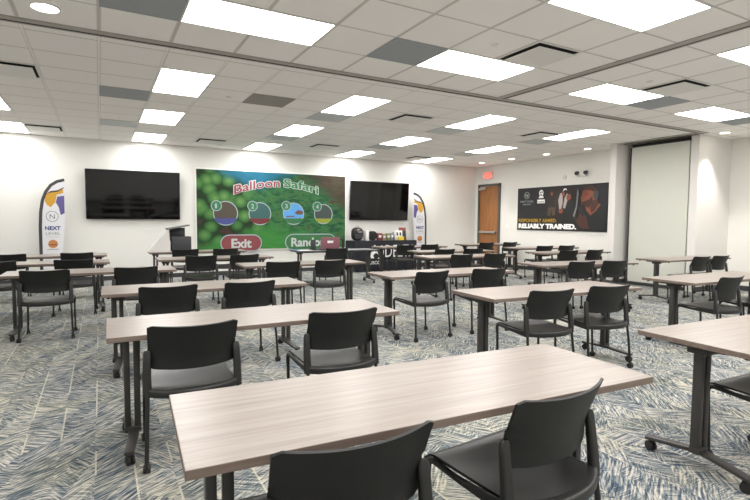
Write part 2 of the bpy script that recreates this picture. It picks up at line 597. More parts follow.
# ------------------------------------------------------------------ ceiling fittings
Z = H
def light_proto():
    t = thing('ceiling_light', '', 'ceiling light')
    bm = bmesh.new()
    for c, s in ((( .297, 0, 0), (.016, 1.216, .014)), ((-.297, 0, 0), (.016, 1.216, .014)), ((0, .600, 0), (.578, .016, .014)), ((0, -.600, 0), (.578, .016, .014))):
        box(bm, c, s)
    obj('frame', bm, M['white'], t)
    part('diffuser', M['lamp'], t, [((0, 0, .001), (.578, 1.184, .008))])
    return t
lp = light_proto()
GX = lambda k: 0.642 + 0.61 * k
lights = []
XX, YY = PI / 2, 0.0
# (cell column, x cells, y centre, rotation, description)
near_l = [(0, 4.371, 'at upper left, before the long track'),
          (4, 4.371, 'upper middle, just right of the big grey square ceiling panel'),
          (8, 4.371, 'upper right, left of a grey panel, between the two crossing tracks'),
          (12, 4.371, 'at upper right directly before the white column downlight'),
          (4, 2.54, 'cut by the top photo edge, brightest and largest'),
          (8, 2.54, 'cut by the right edge of the photo, high up')]
for k, y, d in near_l:
    lights.append((GX(k) + .61, y, PI / 2, 'white LED ceiling panel ' + d))
rows = ['nearest beyond long track', 'second beyond long track', 'farthest, by front wall']
cols = {0: 'in line over left television', 4: 'in line over picture screen', 8: 'in line over right television', 12: 'in line toward the door', -4: 'at the left photo edge'}
for k in (-4, 0, 4, 8, 12):
    for r in range(3):
        if k == -4 and r == 0:
            continue
        lights.append((GX(k) + .305, 6.79 + 2.42 * r, 0, 'LED ceiling panel ' + cols[k] + ', ' + rows[r]))
for i, (x, y, rz, lab) in enumerate(lights):
    o = lp if i == 0 else dup(lp, (x, y, Z), rz, lab)
    if i == 0:
        o.location = (x, y, Z)
        o.rotation_euler = (0, 0, rz)
        o['label'] = lab
    o['group'] = 'LED panels in the ceiling grid'
# the same fixtures go on behind the camera, out of the frame: their light only
for x in (-2.4, 1.25, 3.7, 6.1, 9.0):
    for y in (-1.2, 0.6, 2.5):
        if x in (3.7, 6.1) and y == 2.5:
            continue
        ld = bpy.data.lights.new('room_light', 'AREA')
        ld.shape = 'RECTANGLE'
        ld.size, ld.size_y = 1.18, .58
        ld.energy = 20
        ld.color = (1, .98, .97)
        lo = bpy.data.objects.new('room_light', ld)
        COL.objects.link(lo)
        lo.location = (x, y, H - .03)

def vent(x, y, lab):
    t = thing('air_diffuser', lab, 'ceiling vent', (x, y, Z), 0, 'white supply air diffusers')
    part('void', M['void'], t, [((0, 0, 0), (.58, .58, .008))])
    bm = bmesh.new()
    for c, s in (((.293, 0, -.001), (.022, .608, .014)), ((-.293, 0, -.001), (.022, .608, .014)), ((0, .293, -.001), (.564, .022, .014)), ((0, -.293, -.001), (.564, .022, .014))):
        box(bm, c, s)
    obj('frame', bm, M['white'], t)
    bm = bmesh.new()
    vs = box(bm, (0, 0, -.030), (.515, .515, .006), .002)
    box(bm, (0, 0, -.014), (.06, .06, .02))
    obj('plate', bm, M['white'], t)
    return t
for x, y, lab in ((GX(5) + .305, 3.76, 'white square air diffuser before the crossing of the two ceiling tracks'),
                  (GX(9) + .305, 3.76, 'white square air diffuser at upper right near the short track'),
                  (GX(-3) + .305, 7.105, 'white square air diffuser at the far upper left'),
                  (GX(6) + .305, 7.105, 'white square air diffuser in the middle of the ceiling beyond the long track'),
                  (GX(11) + .305, 7.105, 'white square air diffuser left of the light nearest the partition'),
                  (GX(-3) + .305, 11.37, 'small looking air diffuser over the left banner'),
                  (GX(2) + .305, 11.37, 'small looking air diffuser above the left part of the picture screen'),
                  (GX(6) + .305, 10.77, 'small looking air diffuser above the right end of the picture screen'),
                  (GX(11) + .305, 11.37, 'small looking air diffuser beside the farthest right ceiling light')):
    vent(x, y, lab)
def grille(x, y, mat, lab):
    t = thing('return_grille', lab, 'ceiling vent', (x, y, Z), 0, 'grey return air panels')
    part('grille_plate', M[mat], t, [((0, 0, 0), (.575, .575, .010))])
    bm = bmesh.new()
    for c, s in (((.296, 0, 0), (.016, .608, .013)), ((-.296, 0, 0), (.016, .608, .013)), ((0, .296, 0), (.576, .016, .013)), ((0, -.296, 0), (.576, .016, .013))):
        box(bm, c, s)
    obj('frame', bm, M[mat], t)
NY, FY = 4.371, 7.715
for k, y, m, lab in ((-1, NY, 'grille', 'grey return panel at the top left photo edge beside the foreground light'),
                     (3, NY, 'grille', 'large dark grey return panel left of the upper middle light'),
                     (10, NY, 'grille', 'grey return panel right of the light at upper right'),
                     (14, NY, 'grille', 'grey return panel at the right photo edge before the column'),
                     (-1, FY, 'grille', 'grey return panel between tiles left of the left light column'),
                     (4, FY, 'grille_sheen', 'pale looking grey return panel behind the nearest light over the picture screen'),
                     (8, FY, 'grille_sheen', 'pale looking grey return panel behind the nearest light over the right television'),
                     (12, FY, 'grille_sheen', 'pale looking grey return panel behind the light nearest the partition'),
                     (-1, FY + 2.44, 'grille_sheen', 'thin looking grey return panel over the left television'),
                     (4, FY + 2.44, 'grille_sheen', 'pale looking grey return panel behind the second light over the picture screen'),
                     (8, FY + 2.44, 'grille_sheen', 'pale looking grey return panel left of the second light over the right television'),
                     (12, FY + 2.44, 'grille_sheen', 'pale looking grey return panel behind the second light toward the door'),
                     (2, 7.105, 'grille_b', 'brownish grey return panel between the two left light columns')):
    grille(GX(k) + .305, y, m, lab)
def downlight(x, y, lab, r=.085, watt=0, aim=None):
    t = thing('downlight', lab, 'downlight', (x, y, Z), 0, 'round recessed downlights')
    bm = bmesh.new()
    n = 28
    for rr, zz in ((0, 0),):
        pass
    sweep(bm, [(math.cos(2 * PI * i / n) * (r + .008), math.sin(2 * PI * i / n) * (r + .008), -.004) for i in range(n + 1)], circ(.009, 8), cap=False)
    obj('trim_ring', bm, M['white'], t, True)
    bm = bmesh.new()
    cyl(bm, (0, 0, -.005), (0, 0, .01), r, 28)
    obj('lens', bm, M['down'], t)
    if watt:
        ld = bpy.data.lights.new('downlight_beam', 'SPOT')
        ld.energy = watt
        ld.spot_size = math.radians(75)
        ld.spot_blend = .7
        ld.shadow_soft_size = .05
        ld.color = (1, .95, .88)
        lo = bpy.data.objects.new('downlight_beam', ld)
        COL.objects.link(lo)
        lo.location = (x, y, H - .03)
downlight(-.35, 4.93, 'large round downlight in the top left corner of the photo', .095)
downlight(10.45, 5.13, 'round downlight in front of the white column at right', .08, 90)
downlight(10.05, 7.86, 'round downlight nearest the column, first along the poster wall', .08, 55)
downlight(10.0, 9.05, 'round downlight second from the column along the poster wall', .08, 55)
downlight(9.93, 10.2, 'round downlight third from the column along the poster wall', .08, 55)
downlight(9.88, 11.35, 'round downlight near the exit sign, farthest from the column', .08, 55)
for x, y, lab in ((1.62, 7.18, 'tiny white sprinkler cover right of the left light column'), (5.89, 3.76, 'tiny white sprinkler cover before the diffuser at upper right'),
                  (3.38, 3.74, 'tiny white sprinkler cover above the upper middle light'), (1.5, 11.3, 'tiny white sprinkler cover near the front wall at left')):
    bm = bmesh.new()
    cyl(bm, (0, 0, -.012), (0, 0, .004), .035, 20, .042)
    tag(obj('sprinkler_cover', bm, M['white'], None, True, loc=(x, y, Z)), lab, 'sprinkler', 'sprinkler covers in the ceiling')

# ------------------------------------------------------------------ tables
def caster_bm(bm, c, r=.024, w=.012, gap=.010, rot=0.0):
    ca, sa = math.cos(rot), math.sin(rot)
    for s in (-1, 1):
        a = s * gap / 2
        b = s * (gap / 2 + w)
        cyl(bm, (c[0] + a * ca, c[1] + a * sa, c[2]), (c[0] + b * ca, c[1] + b * sa, c[2]), r, 16)
    box(bm, (c[0], c[1], c[2] + r * .55), (.020, .022, r * 1.3), .003)
    cyl(bm, (c[0], c[1], c[2]), (c[0], c[1], c[2] + r * 1.7), .006, 8)

TW, TD, TH = 1.829, .61, .737
def make_table():
    t = thing('folding_table', '', 'table')
    bm = bmesh.new()
    box(bm, (0, 0, TH - .0145), (TW, TD, .029), .003, 0)
    for f in bm.faces:
        f.material_index = 0 if abs(f.normal.z) > .9 and f.calc_center_median().z > TH - .003 else 1
    bm.normal_update()
    for f in bm.faces:
        f.material_index = 0 if f.normal.z > .5 else 1
    obj('tabletop', bm, [M['laminate'], M['edge']], t)
    bm = bmesh.new()
    box(bm, (0, .03, .690), (1.42, .035, .030), .003)
    box(bm, (0, -.06, .697), (1.42, .02, .018))
    obj('crossbar', bm, M['dark'], t)
    bm = bmesh.new()
    for sx in (-1, 1):
        for sy in (-1, 1):
            cyl(bm, (sx * .86, sy * .26, TH - .044), (sx * .86, sy * .26, TH - .028), .014, 12)
    obj('bumper_pad', bm, M['rubber'], t)
    for s in (-1, 1):
        cx = s * (TW / 2 - .128)
        bm = bmesh.new()
        for dx in (-.027, .027):
            box(bm, (cx + dx, 0, .395), (.034, .048, .60), .004)
        box(bm, (cx, 0, .110), (.090, .056, .035), .004)
        box(bm, (cx, 0, .672), (.11, .11, .03), .004)
        box(bm, (cx, 0, .697), (.13, .30, .020), .003)
        lg = obj('leg', bm, M['leg'], t, True)
        bm = bmesh.new()
        for sy in (-1, 1):
            p = [(cx - s * .012, sy * -.01, .100), (cx - s * .004, sy * .04, .098), (cx + s * .030, sy * .285, .074)]
            sweep(bm, p, lambda i: rrect(.062 - .004 * i, .026 - .003 * i, .005, 2))
        obj('foot', bm, M['leg'], lg, True)
        for sy in (-1, 1):
            bm = bmesh.new()
            caster_bm(bm, (cx + s * .027, sy * .262, .029), .029, .013, .012, .3 * s * sy)
            obj('caster', bm, M['rubber'], lg, True)
    return t
TABLES = {
'A1': (1.103, 1.56, -3, 'big foreground table with a bare pale laminate top'),
'A2': (.933, 3.271, -.7, 'pale wood table second from the camera, behind the foreground table'),
'A3': (.911, 5.006, -.6, 'pale wood table third from the camera in the foreground line'),
'A4': (2.63, 6.998, -1.7, 'pale wood table in front of the pink laptop desk'),
'A5': (1.70, 8.62, 0, 'pale wood table below the Exit button of the screen'),
'A6': (1.72, 10.50, -1, 'table holding the white sloped lectern'),
'L1': (-.074, 6.995, 0, 'nearest of the three tables at the far left'),
'L2': (-.80, 8.543, 0, 'middle of the three tables at the far left'),
'L3': (-.82, 10.14, 0, 'farthest of the three tables at the far left'),
'B1': (3.736, 3.297, -2.8, 'pale wood table just right of centre behind the foreground table'),
'B2': (3.775, 5.032, -1.7, 'pale wood table near the centre with a grey post leg at its left'),
'B3': (5.894, 7.188, -5.5, 'pale wood table right of centre, third back'),
'B4': (6.62, 8.52, -6.5, 'pale wood table right of centre, fourth back'),
'B5': (6.727, 10.343, -3.9, 'pale table standing before the black cloth display table'),
'B6': (9.5, 10.6, -3, 'farthest pale table, right before the wooden door'),
'C1': (6.534, 5.214, -8.3, 'pale wood table between centre and partition, nearest of its line'),
'C2': (8.7, 7.2, -4.5, 'pale wood table second under the dark poster'),
'C3': (9.55, 8.72, -7, 'pale wood table farthest under the dark poster'),
'D1': (3.685, 1.44, -3, 'pale wood table cut off by the right photo edge, nearest there'),
'D2': (6.387, 3.154, -2.8, 'pale wood table second back at the right photo edge'),
'D3': (9.2, 5.09, -1.5, 'pale wood table before the column and folding partition'),
'P1': (4.42, 9.75, -4, 'grey topped presenter table holding the pink laptop below the screen')}
tp = make_table()
first = True
for k, (x, y, a, lab) in TABLES.items():
    if first:
        o = tp
        first = False
        o.location = (x, y, 0)
        o.rotation_euler = (0, 0, math.radians(a))
        o['label'] = lab
    else:
        o = dup(tp, (x, y, 0), math.radians(a), lab)
    o['group'] = 'pale laminate tables on casters'
    if k == 'P1':
        o['group'] = 'presenter furniture'
        for c in kids(o):
            if c.name.startswith('tabletop'):
                c.data = c.data.copy()
                c.data.materials[0] = M['mid_grey']
                c.data.materials[1] = M['dk_grey']

# ------------------------------------------------------------------ chairs
def make_chair():
    t = thing('stacking_chair', '', 'chair')
    bm = bmesh.new()
    def seat(u, v):
        a = 2 * u - 1
        x = a * (.222 + .012 * v)
        y0 = .052 - .085 * (1 - abs(a) ** 2.6)
        y = y0 + (.470 - y0) * v
        z = .432 + .018 * v - .012 * (1 - a * a) * math.sin(PI * min(1, v * 1.1))
        if v > .86:
            q = (v - .86) / .14
            z -= .032 * q * q
        if v < .12:
            z += .006 * (1 - v / .12)
        return (x, y, z)
    sheet(bm, seat, 14, 14, .012)
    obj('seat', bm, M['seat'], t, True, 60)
    bm = bmesh.new()
    def back(u, v):
        a = 2 * u - 1
        hw = .226 + .016 * v
        q = max(0.0, (v - .22) / .78)
        y = .068 * (1 - q ** 1.25) - .058 * (1 - abs(a) ** 2.1) + .004
        z = .548 + .242 * v + .010 * a * a * v - .012 * (1 - a * a) * (1 - v)
        # softly rounded upper and lower corners
        c = max(0, abs(a) - .93) / .07
        if v > .5:
            z -= .012 * c * c
        else:
            z += .010 * c * c
        return (a * (hw + .006 * (1 - v)), y, z)
    sheet(bm, back, 20, 10, .009)
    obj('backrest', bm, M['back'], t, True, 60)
    # moulded frame: band round the back of the seat with two stub posts
    bm = bmesh.new()
    band = []
    for i in range(17):
        a = -1 + 2 * i / 16
        band.append((a * .243, .045 - .085 * (1 - abs(a) ** 2.6), .424 - .006 * (1 - a * a)))
    sweep(bm, band, lambda i: rrect(.044, .046 , .011, 3))
    for s in (-1, 1):
        pts = [(s * .243, .028, .402), (s * .244, .032, .45), (s * .244, .040, .52), (s * .242, .050, .60), (s * .240, .054, .640), (s * .239, .054, .652)]
        sweep(bm, pts, lambda i: rrect([.046, .046, .044, .042, .040, .026][i], [.036, .034, .030, .027, .024, .014][i], [.011, .011, .011, .010, .009, .005][i], 3), up=Vector((0, -1, 0)))
        sweep(bm, [(s * .240, .045, .420), (s * .236, .26, .418), (s * .232, .40, .425)], lambda i: rrect([.020, .018, .012][i], [.040, .026, .014][i], .005, 2))
    obj('seat_frame', bm, M['frame'], t, True, 45)
    for s in (-1, 1):
        bm = bmesh.new()
        sweep(bm, bend((s * .256, -.015, .045), (s * .252, -.005, .20), (s * .243, .022, .405), 5), circ(.0115, 10), up=Vector((0, 1, 0)))
        lg = obj('leg', bm, M['tube'], t, True, 60)
        bm = bmesh.new()
        caster_bm(bm, (s * .256, -.018, .024), rot=.2 * s)
        obj('caster', bm, M['rubber'], lg, True)
        bm = bmesh.new()
        path = [Vector((s * .240, .425, .045)), Vector((s * .238, .440, .34))] + bend((s * .238, .446, .385), (s * .237, .452, .432), (s * .236, .405, .432), 6) + [Vector((s * .236, .26, .415)), Vector((s * .234, .05, .402))]
        def upv(i, n=len(path)):
            return Vector((0, 1, 0)) if i < 2 else (Vector((0, .7, .7)) if i < 8 else Vector((0, 0, 1)))
        path2 = path
        # constant frame: use x axis as side reference
        rings = []
        for i, p in enumerate(path2):
            d = (path2[min(i + 1, len(path2) - 1)] - path2[max(i - 1, 0)]).normalized()
            sd = Vector((1, 0, 0))
            sd = (sd - d * sd.dot(d)).normalized()
            w = sd.cross(d)
            r = .0115 + (.003 if 2 <= i <= 8 else 0)
            rings.append([bm.verts.new(p + sd * a * r + w * b * r) for a, b in circ(1, 10)])
        for q in range(len(rings) - 1):
            for j in range(10):
                bm.faces.new((rings[q][j], rings[q][(j + 1) % 10], rings[q + 1][(j + 1) % 10], rings[q + 1][j]))
        bm.faces.new(rings[0])
        bm.faces.new(rings[-1][::-1])
        lg = obj('leg', bm, M['tube'], t, True, 60)
        bm = bmesh.new()
        caster_bm(bm, (s * .240, .424, .024), rot=-.2 * s)
        obj('caster', bm, M['rubber'], lg, True)
    return t
TN = {'A1': 'the big foreground table', 'A2': 'the table right behind the foreground one', 'A3': 'the third table of the foreground line', 'A4': 'the table before the pink laptop desk',
      'A5': 'the table below the screen\'s Exit button', 'A6': 'the lectern table', 'P1': 'the pink laptop desk', 'L1': 'the nearest far left table', 'L2': 'the middle far left table',
      'L3': 'the farthest far left table', 'B1': 'the table right of centre behind the foreground', 'B2': 'the centre table with grey post leg', 'B3': 'the third table right of centre',
      'B4': 'the fourth table right of centre', 'B5': 'the table before the black display cloth', 'B6': 'the table by the wooden door', 'C1': 'the nearest table left of the partition',
      'C2': 'the second table under the poster', 'C3': 'the farthest table under the poster', 'D1': 'the nearest table at the right edge', 'D2': 'the second table at the right edge', 'D3': 'the table before the partition column'}
CHAIRS = [('A1',0.600,1.165,-2,'left'),('A1',1.376,1.160,5,'right'),('A2',0.422,2.892,-1,'left'),('A2',1.362,2.881,-1,'right'),
('A3',0.499,4.625,1,'left'),('A3',1.215,4.618,3,'right'),('A4',2.209,6.625,-4,'left'),('A4',2.918,6.604,2,'right'),
('A5',1.389,8.235,-2,'left'),('A5',2.082,8.235,3,'right'),('A6',1.416,10.090,-1,'left'),('A6',2.161,10.037,-1,'right'),('P1',4.270,9.334,-4,''),
('L1',-0.564,6.610,-3,'left'),('L1',0.374,6.610,3,'right'),('L2',-1.239,8.158,2,'left'),('L2',-0.339,8.158,-4,'right'),
('L3',-1.306,9.755,0,'left'),('L3',-0.351,9.755,0,'right'),('B1',3.362,2.940,-6,'left'),('B1',4.083,2.905,-7,'right'),
('B2',3.339,4.650,4,'left'),('B2',4.174,4.625,-7,'right'),('B3',5.491,6.780,1,'left'),('B3',6.209,6.731,-3,'right'),
('B4',6.180,8.183,-4,'left'),('B4',6.866,8.104,-6,'right'),('B5',6.375,9.981,-4,'left'),('B5',7.041,9.936,-4,'right'),
('B6',9.131,10.234,-3,'left'),('B6',9.985,10.189,-3,'right'),('C1',6.172,4.858,-8,'left'),('C1',6.783,4.748,-9,'right'),
('C2',8.285,6.847,-6,'left'),('C2',9.024,6.788,0,'right'),('C3',9.283,8.365,-7,'left'),('C3',9.950,8.283,-7,'right'),
('D1',3.290,1.085,-2,'left'),('D2',5.973,2.789,0,'left'),('D2',6.77,2.73,-4,'right'),('D3',9.02,4.690,-2,'left'),('D3',9.61,4.675,-2,'right')]
cp = make_chair()
for i, (k, x, y, a, side) in enumerate(CHAIRS):
    lab = ('black plastic chair, ' + side + ' seat at ' if side else 'lone black plastic chair pushed in at ') + TN[k]
    if i == 0:
        o = cp
        o.location = (x, y, 0)
        o.rotation_euler = (0, 0, math.radians(a))
        o['label'] = lab
    else:
        o = dup(cp, (x, y, 0), math.radians(a), lab)
    o.location.x += .014 + (.012 if (k, side) == ('A1', 'right') else 0) - (.016 if k[0] == 'L' or (k, side) == ('A1', 'left') else 0)
    # keep the chair clear of the table's post legs
    tx, ty, ta, _ = TABLES[k]
    ca, sa = math.cos(math.radians(ta)), math.sin(math.radians(ta))
    u = (o.location.x - tx) * ca + (o.location.y - ty) * sa
    du = max(-.48, min(.48, u)) - u
    o.location.x += du * ca
    o.location.y += du * sa
    o['group'] = 'black stacking chairs at the tables'

# ------------------------------------------------------------------ televisions and picture screen
def tv(x, z, lab, yaw=0.0):
    t = thing('television', lab, 'television', (x, YF - .10, z), yaw)
    part('bezel', M['tvf'], t, [((0, 0, 0), (1.90, .05, 1.08))], .006)
    part('screen_glass', M['tv'], t, [((0, -.026, .004), (1.875, .006, 1.05))])
    part('wall_mount', M['dark'], t, [((0, .06, 0), (.5, .07, .4))])
    t.rotation_euler = (math.radians(4), 0, 0)
tv(.69, 1.90, 'large black television on the front wall left of the picture screen')
tv(7.00, 1.92, 'large black television on the front wall right of the picture screen')

SX, SZ = 3.97, 1.60
ps = thing('picture_screen', 'wide green jungle picture screen headed Balloon Safari on the front wall', 'screen', (SX, YF - .05, SZ))
part('picture', M['screen'], ps, [((0, 0, 0), (3.90, .03, 1.93))])
part('border', M['white_p'], ps, [((0, .02, 0), (3.96, .03, 2.0))])
y0 = -.017
def L(px, pz): return (px - SX, pz - SZ)
for nm, txt, (x, z), w, hgt, sl, ar, c in (('balloon_lettering', 'Balloon', L(2.90, 1.99), 1.16, .24, .19, .05, 'title_red'), ('safari_lettering', 'Safari', L(4.17, 2.21), .95, .24, -.16, .04, 'title_green')):
    lettering('title_outline', txt, M['title_edge'], ps, x - .02, z, .30, w + .04, y0 - .001, .018, sl, ar)
    lettering('title_lettering', txt, M[c], ps, x, z, .30, w, y0 - .004, .004, sl, ar)
pics = [(2.69, 1.52, .30, 'pic_a', 'pic_b'), (3.54, 1.52, .29, 'pic_teal', 'pic_red'), (4.43, 1.53, .29, 'pic_sky', 'pic_brown'), (5.27, 1.53, .27, 'pic_grey', 'pic_yel')]
for i, (px, pz, r, a, b) in enumerate(pics):
    cx, cz = L(px, pz)
    pc = flat('preview_picture', M[a], ps, [ell(cx, cz, r - .02)], y0 - .002)
    lo = []
    if i == 2:
        flat('picture_detail', M['pic_brown'], pc, [[(cx + .02, cz + .02), (cx + .12, cz + .10), (cx + .27, cz + .07), (cx + .24, cz - .02), (cx + .1, cz - .02)], [(cx - .2, cz - .06), (cx + .02, cz - .05), (cx + .02, cz - .08), (cx - .2, cz - .09)]], y0 - .004)
        flat('picture_detail', M['pic_yel'], pc, [ell(cx + .16, cz - .14, .035, .05, 12)], y0 - .004)
    n = 18
    lo = [(cx + (r - .03) * math.cos(PI + PI * q / n), cz - .12 + (r - .14) * math.sin(PI + PI * q / n) * .95) for q in range(n + 1)]
    flat('picture_ground', M['btn_green' if i == 2 else b], pc, [lo], y0 - .005)
    ring('preview_ring', M['ring'], ps, cx, cz, r, .022, y0 - .004)
for i, (px, pz) in enumerate(((2.47, 1.70), (3.35, 1.71), (4.23, 1.73), (5.09, 1.73))):
    cx, cz = L(px, pz)
    bd = flat('number_badge', M['badge'], ps, [ell(cx, cz, .12)], y0 - .007)
    ring('badge_ring', M['ring'], bd, cx, cz, .13, .018, y0 - .008)
    lettering('badge_number', str(i + 1), M['ring'], bd, cx - .035, cz - .06, .16, .05 if i == 0 else .075, y0 - .010, .004)
def pill(x0, x1, z, h, n=10):
    r = h / 2
    return [(x1 - r + r * math.cos(-PI / 2 + PI * q / n), z + r * math.sin(-PI / 2 + PI * q / n)) for q in range(n + 1)] + [(x0 + r + r * math.cos(PI / 2 + PI * q / n), z + r * math.sin(PI / 2 + PI * q / n)) for q in range(n + 1)]
for txt, x0, x1, z, c, tx, tw in (('Exit', 2.58, 3.56, .785, 'btn_red', 2.82, .50), ('Random', 4.22, 5.62, .79, 'btn_green', 4.36, 1.05)):
    a, zz = L(x0, z)
    b, _ = L(x1, z)
    bt = flat('button', M[c], ps, [pill(a, b, zz, .38)], y0 - .004)
    flat('button_edge', M['ring'], bt, [pill(a - .025, b + .025, zz, .43)], y0 - .002)
    lettering('button_lettering', txt, M['title_edge'], bt, tx - SX, zz - .11, .31, tw, y0 - .007, .010)

# ------------------------------------------------------------------ feather banners
def banner(x, mirror, lab):
    t = thing('feather_banner', lab, 'banner', (x, 12.2, 0))
    s = -1 if mirror else 1
    edge = [(0, .28), (0, .8), (.0, 1.2), (.015, 1.5), (.05, 1.74), (.11, 1.91), (.20, 2.05), (.31, 2.13), (.44, 2.17)]
    right = [(.45, 1.95), (.45, 1.65), (.43, 1.2), (.38, .7), (.31, .28)]
    m = lambda pts: [(s * a, b) for a, b in pts]
    sail = flat('sail', M['flag'], t, [m(edge + right)], 0, .003)
    bm = bmesh.new()
    sweep(bm, [(s * a, 0, b) for a, b in [(0, .02)] + edge], rrect(.058, .014, .004, 2), up=Vector((0, -1, 0)))
    obj('pole', bm, M['flag_dk'], t, True)
    bm = bmesh.new()
    for a in (0, 1, 2, 3):
        cyl(bm, (0, 0, .02), (.28 * math.cos(a * PI / 2 + .5), .13 * math.sin(a * PI / 2 + .5), .012), .012, 8)
    obj('base', bm, M['dark'], t, True)
    y = -.004
    flat('yellow_print', M['flag_yel'], sail, [m([(.09, 1.72), (.10, 1.84), (.19, 1.93), (.30, 1.94), (.41, 1.98), (.42, 1.90), (.30, 1.86), (.27, 1.70), (.19, 1.60), (.13, 1.64)])], y)
    flat('purple_print', M['flag_pur'], sail, [m([(.28, 1.70), (.31, 1.82), (.43, 1.84), (.43, 1.48), (.36, 1.44), (.33, 1.60)])], y)
    flat('branch_print', M['flag_dk'], sail, [m([(.10, 1.86), (.20, 1.93), (.32, 1.95), (.43, 2.02), (.43, 2.00), (.32, 1.92), (.20, 1.90)])], y - .002)
    cx = s * .21
    ring('logo_ring', M['mid_grey'], sail, cx, 1.41, .11, .010, y)
    lettering('logo_letter', 'N', M['mid_grey'], sail, cx - .045, 1.36, .14, .09, y)
    lettering('banner_lettering', 'NEXT', M['flag_blue'], sail, cx - .13, 1.13, .11, .27, y, .004)
    lettering('banner_lettering', 'LEVEL', M['ink_grey'], sail, cx - .12, 1.03, .075, .25, y, .001)
    flat('line_print', M['ink_grey'], sail, [[(cx - .12, .985), (cx + .12, .985), (cx + .12, .990), (cx - .12, .990)]], y)
    flat('orange_print', M['flag_org'], sail, [ell(cx, .84, .085)], y)
    flat('line_print', M['flag_dk'], sail, [[(cx - .07, .815), (cx + .07, .815), (cx + .07, .83), (cx - .07, .83)], [(cx - .10, .725), (cx + .10, .725), (cx + .10, .733), (cx - .10, .733)]], y - .002)
banner(-1.07, False, 'white feather banner with dark curved pole left of the left television')
banner(8.49, True, 'white feather banner with dark curved pole right of the right television')

# ------------------------------------------------------------------ poster on the right wall
po = thing('wall_poster', 'dark poster reading RELIABLY TRAINED with a bearded man in profile on right wall', 'poster', (XR2, 10.58, 1.13), RZ)
part('board', M['poster'], po, [((1.455, -.012, .59), (2.91, .02, 1.18))])
y = -.036
lettering('tagline_lettering', 'RESPONSIBLY ARMED.', M['ink_yellow'], po, .07, .225, .13, 1.36, y, .003)
lettering('slogan_lettering', 'RELIABLY TRAINED.', M['ink_white'], po, .07, .055, .17, 1.98, y, .010)
ring('round_logo', M['ink_grey'], po, .36, .97, .10, .012, y)
lettering('logo_letter', 'N', M['ink_grey'], po, .31, .915, .15, .10, y, .003)
lettering('logo_lettering', 'NEXT LEVEL', M['ink_grey'], po, .12, .775, .075, .50, y)
lettering('logo_lettering', 'ARMORY', M['ink_grey'], po, .20, .70, .055, .34, y)
sh = flat('shield_logo', M['ink_white'], po, [ell(.88, 1.02, .075, .085, 20), [(.79, .88), (.97, .88), (.93, .96), (.83, .96)], [(.75, .74), (1.01, .74), (1.01, .84), (.75, .84)]], y)
flat('logo_detail', M['poster'], sh, [ell(.855, 1.03, .018, .022, 10), ell(.91, 1.04, .02, .02, 10), [(.84, .95), (.92, .95), (.88, 1.0)], [(.78, .765), (.98, .765), (.98, .785), (.78, .785)]], y - .002)
# picture figures, back to front
flat('brown_backdrop', M['brown_dk'], po, [[(1.08, .35), (1.06, 1.05), (1.5, 1.12), (2.0, 1.10), (2.05, .40), (1.75, .25), (1.3, .3)]], y + .009)
f1 = flat('standing_figure', M['khaki'], po, [[(1.11, .40), (1.13, .85), (1.20, .92), (1.33, .90), (1.38, .70), (1.36, .40), (1.26, .42), (1.24, .60), (1.20, .40)]], y + .005)
flat('figure_top', M['brown_dk'], f1, [[(1.12, .62), (1.13, .88), (1.22, .93), (1.34, .90), (1.37, .62)]], y + .003)
flat('figure_head', M['skin'], f1, [ell(1.24, .985, .045, .06, 16)], y + .001)
f2 = flat('white_shirted_figure', M['cloth_w'], po, [[(1.50, .55), (1.46, .80), (1.52, .98), (1.60, 1.00), (1.60, .70), (1.56, .55)], [(1.62, .60), (1.66, .85), (1.74, .98), (1.80, .96), (1.74, .75), (1.68, .58)]], y + .002)
flat('figure_head', M['skin'], f2, [ell(1.80, .88, .075, .095, 18, -.5), ell(1.55, .52, .07, .06, 14), ell(1.62, .96, .05, .05, 12)], y)
flat('figure_hair', M['brown_dk'], f2, [[(1.74, .96), (1.80, 1.03), (1.92, .98), (1.93, .84), (1.87, .86), (1.86, .94)]], y - .002)
flat('headset', M['ink_white'], f2, [[(1.60, 1.02), (1.64, 1.10), (1.71, 1.10), (1.73, 1.05), (1.69, 1.07), (1.65, 1.06)]], y - .002)
flat('dark_figure', M['shirt'], po, [[(1.62, .25), (1.66, .52), (1.78, .72), (1.95, .78), (2.08, .50), (2.02, .25)]], y - .001)
flat('grey_streak', M['mid_grey'], po, [[(1.98, .35), (2.06, .60), (2.10, .95), (2.06, 1.08), (2.04, .95), (2.02, .62), (1.94, .40)]], y - .002)
mn = flat('man_figure', M['shirt'], po, [[(2.12, .02), (2.20, .40), (2.30, .58), (2.52, .62), (2.74, .66), (2.88, .52), (2.89, .02)]], y - .003)
flat('man_head', M['skin'], mn, [[(2.34, .52), (2.30, .66), (2.20, .66), (2.19, .72), (2.16, .84), (2.20, .92), (2.22, 1.02), (2.32, 1.08), (2.50, 1.06), (2.60, .92), (2.66, .70), (2.74, .66), (2.60, .50), (2.46, .40)]], y - .005)
flat('beard', M['beard'], mn, [[(2.20, .73), (2.22, .66), (2.30, .64), (2.40, .58), (2.52, .72), (2.50, .88), (2.42, .80), (2.30, .76)]], y - .007)
flat('hair', M['beard'], mn, [[(2.22, 1.02), (2.30, 1.12), (2.48, 1.14), (2.62, 1.05), (2.66, .88), (2.58, .84), (2.54, .98), (2.40, 1.03)]], y - .007)
flat('eye', M['beard'], mn, [[(2.27, .915), (2.33, .925), (2.33, .905)], [(2.25, .94), (2.35, .955), (2.35, .942)]], y - .007)
flat('neck_patch', M['skin_dk'], mn, [[(2.44, .60), (2.54, .78), (2.62, .80), (2.68, .68), (2.58, .52), (2.48, .46)]], y - .0065)
flat('ear_defender', M['dk_grey'], mn, [ell(2.60, .90, .075, .11, 18)], y - .009)
